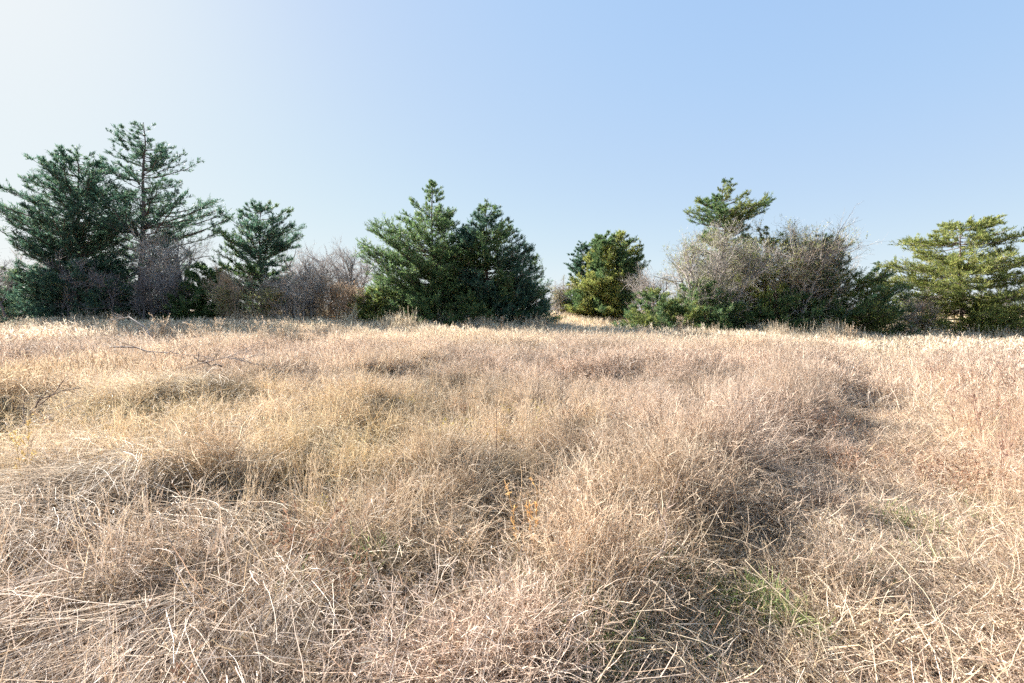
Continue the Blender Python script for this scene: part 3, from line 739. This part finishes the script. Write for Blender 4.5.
def woods():
    rng = np.random.default_rng(99); tg = Acc()
    n = 420
    x = np.linspace(-190, 190, n)+rng.normal(0, 2, n); y = 95+rng.uniform(-10, 30, n)
    h = rng.uniform(2.6, 5.2, n)*(1+.35*vnoise(x*.06, y*.0, 5))
    base = np.stack([x, y, H(x, y)-.2], 1)
    P = grow(rng, base, cone(rng, n, 0, 10), h*.85, 4, wob=.08)
    tubes(tg, P, .09, .03, 4, np.array((.2, .17, .16)))
    m = n*26; idx = np.repeat(np.arange(n), 26); b, T = sample(P, idx, rng.uniform(.15, 1, m))
    B = grow(rng, b, unit(T+rng.normal(0, .8, (m, 3))), rng.uniform(.6, 1.7, m), 3, bend=.4, wob=.15)
    ribbons(tg, rng, B, .06, .03, mixcol(rng, m, MAUVE))
    m2 = m*9; idx = np.repeat(np.arange(m), 9); b, T = sample(B, idx, rng.uniform(.2, 1, m2))
    ev = (vnoise(b[:, 0]*.12, b[:, 0]*0, 8) > .15)[:, None]
    C = grow(rng, b, unit(T+rng.normal(0, .8, (m2, 3))), rng.uniform(.3, .8, m2), 2, wob=.15)
    ribbons(tg, rng, C, .045, .03, np.where(ev, mixcol(rng, m2, CEDAR['green']), mixcol(rng, m2, MAUVE)))
    link('distant_woods', tg.mesh('distant_woods'), M_TWIG, kind='stuff', label='far off line of bare grey trees behind the field', category='woods')
woods()

# ------------------------------------------------------------------ dry weeds, stalks and fallen wood
def weed(name, label, px, pyb, Y, hgt, seed, cols, lean=(0, 0), group=None, n=5, head=True, cat='weed', brn=9):
    rng = np.random.default_rng(seed); x = (px-CX)/F*Y; z = float(H(x, Y))-.03
    t = thing(name, label, cat, (x, Y, z), group)
    a = Acc(); base = disc(rng, n, .03+.02*(n > 2))
    d = cone(rng, n, 1, 14 if n > 2 else 4)+np.array([lean[0], lean[1], 0])
    P = grow(rng, base, d, hgt*rng.uniform(.8, 1.02, n), 7, bend=-.15, wob=.05)
    wd = .0035+.00022*Y
    tubes(a, P, wd*.8, wd*.35, 4, mixcol(rng, n, cols))
    m = n*brn; idx = np.repeat(np.arange(n), brn); b, T = sample(P, idx, rng.uniform(.4, 1, m))
    B = grow(rng, b, unit(T+rng.normal(0, .5, (m, 3))), hgt*.17*rng.uniform(.5, 1.2, m), 3, bend=.4, wob=.12)
    ribbons(a, rng, B, wd*.8, wd*.5, mixcol(rng, m, cols))
    link('stem', a.mesh('stem'), M_WEED, t)
    if head:
        h = Acc(); k = m*7; idx = np.repeat(np.arange(m), 7); b, T = sample(B, idx, rng.uniform(.3, 1, k))
        G = grow(rng, b, unit(T+rng.normal(0, .7, (k, 3))), rng.uniform(.012, .03, k)*(1+Y*.04), 1, wob=0)
        ribbons(h, rng, G, .008*(1+Y*.06), .004*(1+Y*.06), mixcol(rng, k, np.array(cols)*1.15))
        link('leaves', h.mesh('leaves'), M_WEED, t)  # seed heads and small curled leaf bits together in one mesh
    return t
WT = [(.46, .36, .26), (.54, .44, .33), (.38, .29, .2)]
for k, (px, Y, h, lab) in enumerate(((112, 17, 1.15, 'small frosty dry weed in front of the far left thicket'), (160, 16, 1.25, 'dry weed standing before the tallest cedar trunk'),
        (196, 15, 1.2, 'dry weed in front of the small dark juniper'), (214, 14, 1.25, 'forked dry weed at the left edge of the olive shrub'),
        (258, 14, 1.3, 'fluffy tan weed in front of the slim open cedar'), (281, 14, 1.2, 'bushy pale weed before the dark bare shrub'),
        (300, 15, 1.15, 'short dry weed at the foot of the dark bare shrub'), (466, 22, 1.1, 'dry weed before the trunk of the central pair'),
        (502, 22, 1.15, 'pale weed in front of the right central cedar'), (680, 22, 1.2, 'tan weed before the juniper below the spreading bare tree'),
        (848, 20, 1.2, 'dry weed at the foot of the dark spreading cedar'), (832, 20, 1.05, 'thin dry weed left of the dark spreading cedar foot'))):
    weed('dry_weed', lab, px, 320, Y, h, 200+k, WT, group='tall dry weeds along the top of the field', n=6, brn=12)
RED = [(.34, .20, .15), (.28, .17, .13), (.40, .27, .20)]
for k, (px, Y, h, lab) in enumerate(((1003, 4.6, .95, 'tall reddish stalk nearest the right picture edge'), (982, 5.6, .85, 'reddish stalk left of the tall edge stalk'),
        (955, 6.3, .8, 'thin reddish stalk standing right of the track'), (932, 9.5, .9, 'faint reddish stalk far up right of the track'), (1012, 7.5, .95, 'reddish stalk behind the edge stalk, higher up'))):
    weed('weed_stalk', lab, px, 400, Y, h, 230+k, RED, group='reddish stalks right of the track', n=2, brn=7)
weed('weed_stalk', 'thin dark upright stalk in the middle of the field', 497, 480, 4.6, 1.0, 240, [(.22, .15, .13)], n=1, head=False, brn=3)
weed('weed_stalk', 'yellow leafed stalk at the lower left edge of the field', 27, 500, 3.5, .68, 241, [(.46, .33, .13), (.42, .30, .14)], lean=(-.15, 0), n=2)
weed('weed_stalk', 'pale bent stalk standing over the lower middle grass', 648, 560, 3.0, .72, 242, [(.6, .48, .42), (.5, .38, .33)], lean=(.25, .1), n=1, head=False, brn=2)
weed('seedling', 'small seedling with orange brown leaves in the middle grass', 530, 560, 3.0, .55, 243, [(.60, .34, .14), (.55, .36, .18), (.62, .40, .16)], cat='seedling', n=3, brn=6)

def branchwood(name, label, pts, r, seed, col, group=None, side=5, sl=.35, cat='branch'):
    rng = np.random.default_rng(seed); pts = np.array(pts, float); o = pts[0].copy()
    t = thing(name, label, cat, tuple(o), group)
    s = np.linspace(0, len(pts)-1, 9); P = np.stack([np.interp(s, np.arange(len(pts)), pts[:, k]) for k in range(3)], 1)[None]-o
    P = P+rng.normal(0, r*.9, P.shape); P[0, 0] = 0
    a = Acc(); tubes(a, P, r, r*.35, 6, np.array(col))
    link('limb', a.mesh('limb', True), M_BARK, t)
    b, T = sample(P, np.zeros(side, int), rng.uniform(.25, .95, side)); b2 = Acc()
    B = grow(rng, b, unit(T+rng.normal(0, .6, (side, 3))+np.array([0, 0, .2])), sl*rng.uniform(.5, 1.2, side), 4, wob=.15)
    tubes(b2, B, r*.45, r*.15, 4, np.array(col)*1.05)
    m = side*4; b, T = sample(B, np.repeat(np.arange(side), 4), rng.uniform(.2, 1, m))
    C = grow(rng, b, unit(T+rng.normal(0, .6, (m, 3))), sl*.4*rng.uniform(.5, 1.2, m), 3, wob=.15)
    tubes(b2, C, r*.2, r*.1, 3, np.array(col)*1.05)
    link('twigs', b2.mesh('twigs'), M_BARK, t)
def on(px, Y, up): x = (px-CX)/F*Y; return (x, Y, float(H(x, Y))+up)
branchwood('dead_branch', 'pale broken branch arching up before the left cedars', [on(158, 15, .3), on(146, 15.4, .75), on(131, 15.8, 1.18), on(122, 16, 1.05), on(108, 16.3, .92)], .028, 301, (.38, .33, .29), 'dead branches in the grass')
branchwood('dead_branch', 'long grey fallen branch among weeds upper left', [on(110, 11.5, .75), on(160, 11, .7), on(210, 10.6, .55)], .02, 302, (.25, .21, .19), 'dead branches in the grass', side=9, sl=.7)
branchwood('dead_branch', 'dark short stick poking out of the upper left grass', [on(222, 9.5, .5), on(203, 9.6, .72), on(192, 9.7, .85)], .02, 303, (.16, .12, .10), 'dead branches in the grass', side=4)
branchwood('dead_branch', 'twiggy brush lying above the golden grass', [on(180, 9.8, .45), on(225, 9.2, .62), on(262, 9, .5)], .014, 304, (.3, .25, .22), 'dead branches in the grass', side=12, sl=.6)
branchwood('dead_branch', 'dark branch in the brushy hollow at the left edge', [on(0, 6.4, .15), on(24, 6.5, .35), on(44, 6.6, .75)], .02, 305, (.17, .12, .10), 'dead branches in the grass', side=9, sl=.5)
branchwood('dead_branch', 'grey stick lying low across the left hollow', [on(-10, 6.1, .25), on(20, 6.0, .3), on(52, 6.1, .22)], .014, 306, (.36, .31, .28), 'dead branches in the grass', side=7, sl=.4)

# long bleached stalks lying over the lower grass
def reed(label, pts, r, seed, col=(.58, .48, .34)):
    r *= .72; P = np.array(pts, float); o = P[0].copy(); s = np.linspace(0, len(P)-1, 13)
    k = np.arange(len(P)); Q = np.stack([np.interp(s, k, P[:, j]) for j in range(3)], 1)
    Q[1:-1] += np.random.default_rng(seed).normal(0, .012, Q[1:-1].shape)
    for _ in range(2): Q[1:-1] = (Q[:-2]+2*Q[1:-1]+Q[2:])/4
    a = Acc(); tubes(a, (Q-o)[None], r, r*.4, 5, np.array(col))
    m = a.mesh('fallen_stalk', True); ob = link('fallen_stalk', m, M_WEED, label=label, category='stalk', group='bleached stalks lying over the grass'); ob.location = o
reed('bleached stalk arching across the bottom middle grass', [world(395, 640, 1.7), world(440, 600, 1.75), world(470, 585, 1.8), world(490, 592, 1.75), world(505, 640, 1.6)], .0035, 1)
reed('straight bleached stalk slanting along the bottom right track', [world(745, 560, 2.5), world(800, 612, 2.2), world(860, 672, 2.0)], .004, 2)
reed('longest bleached stalk crossing the lower right corner', [world(880, 545, 2.75), world(925, 590, 2.4), world(948, 640, 2.1), world(958, 683, 1.9)], .004, 3)
reed('bleached stalk leaning up in the bottom centre right', [world(598, 683, 1.6), world(630, 625, 1.75), world(660, 580, 1.95)], .0035, 4)
reed('nearly level bleached stalk near the bottom centre right', [world(585, 642, 1.75), world(640, 640, 1.75), world(684, 641, 1.8)], .003, 5)
reed('pale curved stalk rising beside the small green tufts', [world(655, 505, 2.6), world(668, 530, 2.55), world(664, 552, 2.5), world(640, 575, 2.45)], .0045, 6, (.6, .5, .44))

# ------------------------------------------------------------------ light, sky, camera
w = bpy.data.worlds.new('World'); sc.world = w; w.use_nodes = True
nt = w.node_tree; bg = nt.nodes['Background']; sky = nt.nodes.new('ShaderNodeTexSky'); sky.sky_type = 'NISHITA'
sky.sun_disc = False; sky.sun_elevation = math.radians(SUN_EL); sky.sun_rotation = math.radians(SUN_AZ)
sky.air_density = 1.0; sky.dust_density = .5; sky.ozone_density = 2.5; sky.altitude = 200
gm_ = nt.nodes.new('ShaderNodeGamma'); gm_.inputs[1].default_value = .36
hs = nt.nodes.new('ShaderNodeHueSaturation'); hs.inputs['Saturation'].default_value = 1.6
nt.links.new(sky.outputs[0], gm_.inputs[0]); nt.links.new(gm_.outputs[0], hs.inputs['Color']); 
sc1 = nt.nodes.new('ShaderNodeVectorMath'); sc1.operation = 'SCALE'; sc1.inputs['Scale'].default_value = .28
cu = nt.nodes.new('ShaderNodeRGBCurve')
for ch, pts in enumerate(([(.2, .385), (.255, .48), (.45, .71), (.7, .87), (1, .98)], [(.285, .58), (.345, .65), (.485, .795), (.7, .89), (1, .98)],
                          [(.2, .45), (.3, .68), (.43, .86), (.5, .872), (.7, .885), (1, .96)])):
    c_ = cu.mapping.curves[ch]
    c_.points[-1].location = pts[-1]
    for p_ in pts[:-1]: c_.points.new(*p_)
cu.mapping.update()
sc2 = nt.nodes.new('ShaderNodeVectorMath'); sc2.operation = 'SCALE'; sc2.inputs['Scale'].default_value = 1/.56
nt.links.new(hs.outputs[0], sc1.inputs[0]); nt.links.new(sc1.outputs[0], cu.inputs['Color']); nt.links.new(cu.outputs[0], sc2.inputs[0])
nt.links.new(sc2.outputs[0], bg.inputs[0]); hs.inputs['Hue'].default_value = .512; bg.inputs[1].default_value = .15
sl = bpy.data.lights.new('sun', 'SUN'); sl.energy = 4.6; sl.angle = math.radians(.5); sl.color = (1, .95, .89)
so = bpy.data.objects.new('sun', sl); COL.objects.link(so)
az, el = math.radians(SUN_AZ), math.radians(SUN_EL)
from mathutils import Vector
d = Vector((math.sin(az)*math.cos(el), math.cos(az)*math.cos(el), math.sin(el)))
so.rotation_euler = d.to_track_quat('Z', 'Y').to_euler()

cam = bpy.data.cameras.new('camera'); co = bpy.data.objects.new('camera', cam); COL.objects.link(co)
co.location = (0, 0, EYE); co.rotation_euler = (math.radians(90), 0, 0)
cam.sensor_width = 36; cam.lens = 36*F/1024; cam.shift_y = -(341.5-HY)/1024; cam.clip_start = .05; cam.clip_end = 5000
sc.camera = co
sc.view_settings.view_transform = 'Standard'; sc.view_settings.look = 'None'; sc.view_settings.gamma = 1
sc.view_settings.exposure = 2.0
sc.render.engine = 'CYCLES'
cy = sc.cycles; cy.max_bounces = 5; cy.diffuse_bounces = 3; cy.transmission_bounces = 3; cy.glossy_bounces = 2; cy.use_denoising = False
cy.use_adaptive_sampling = True; cy.adaptive_threshold = .03
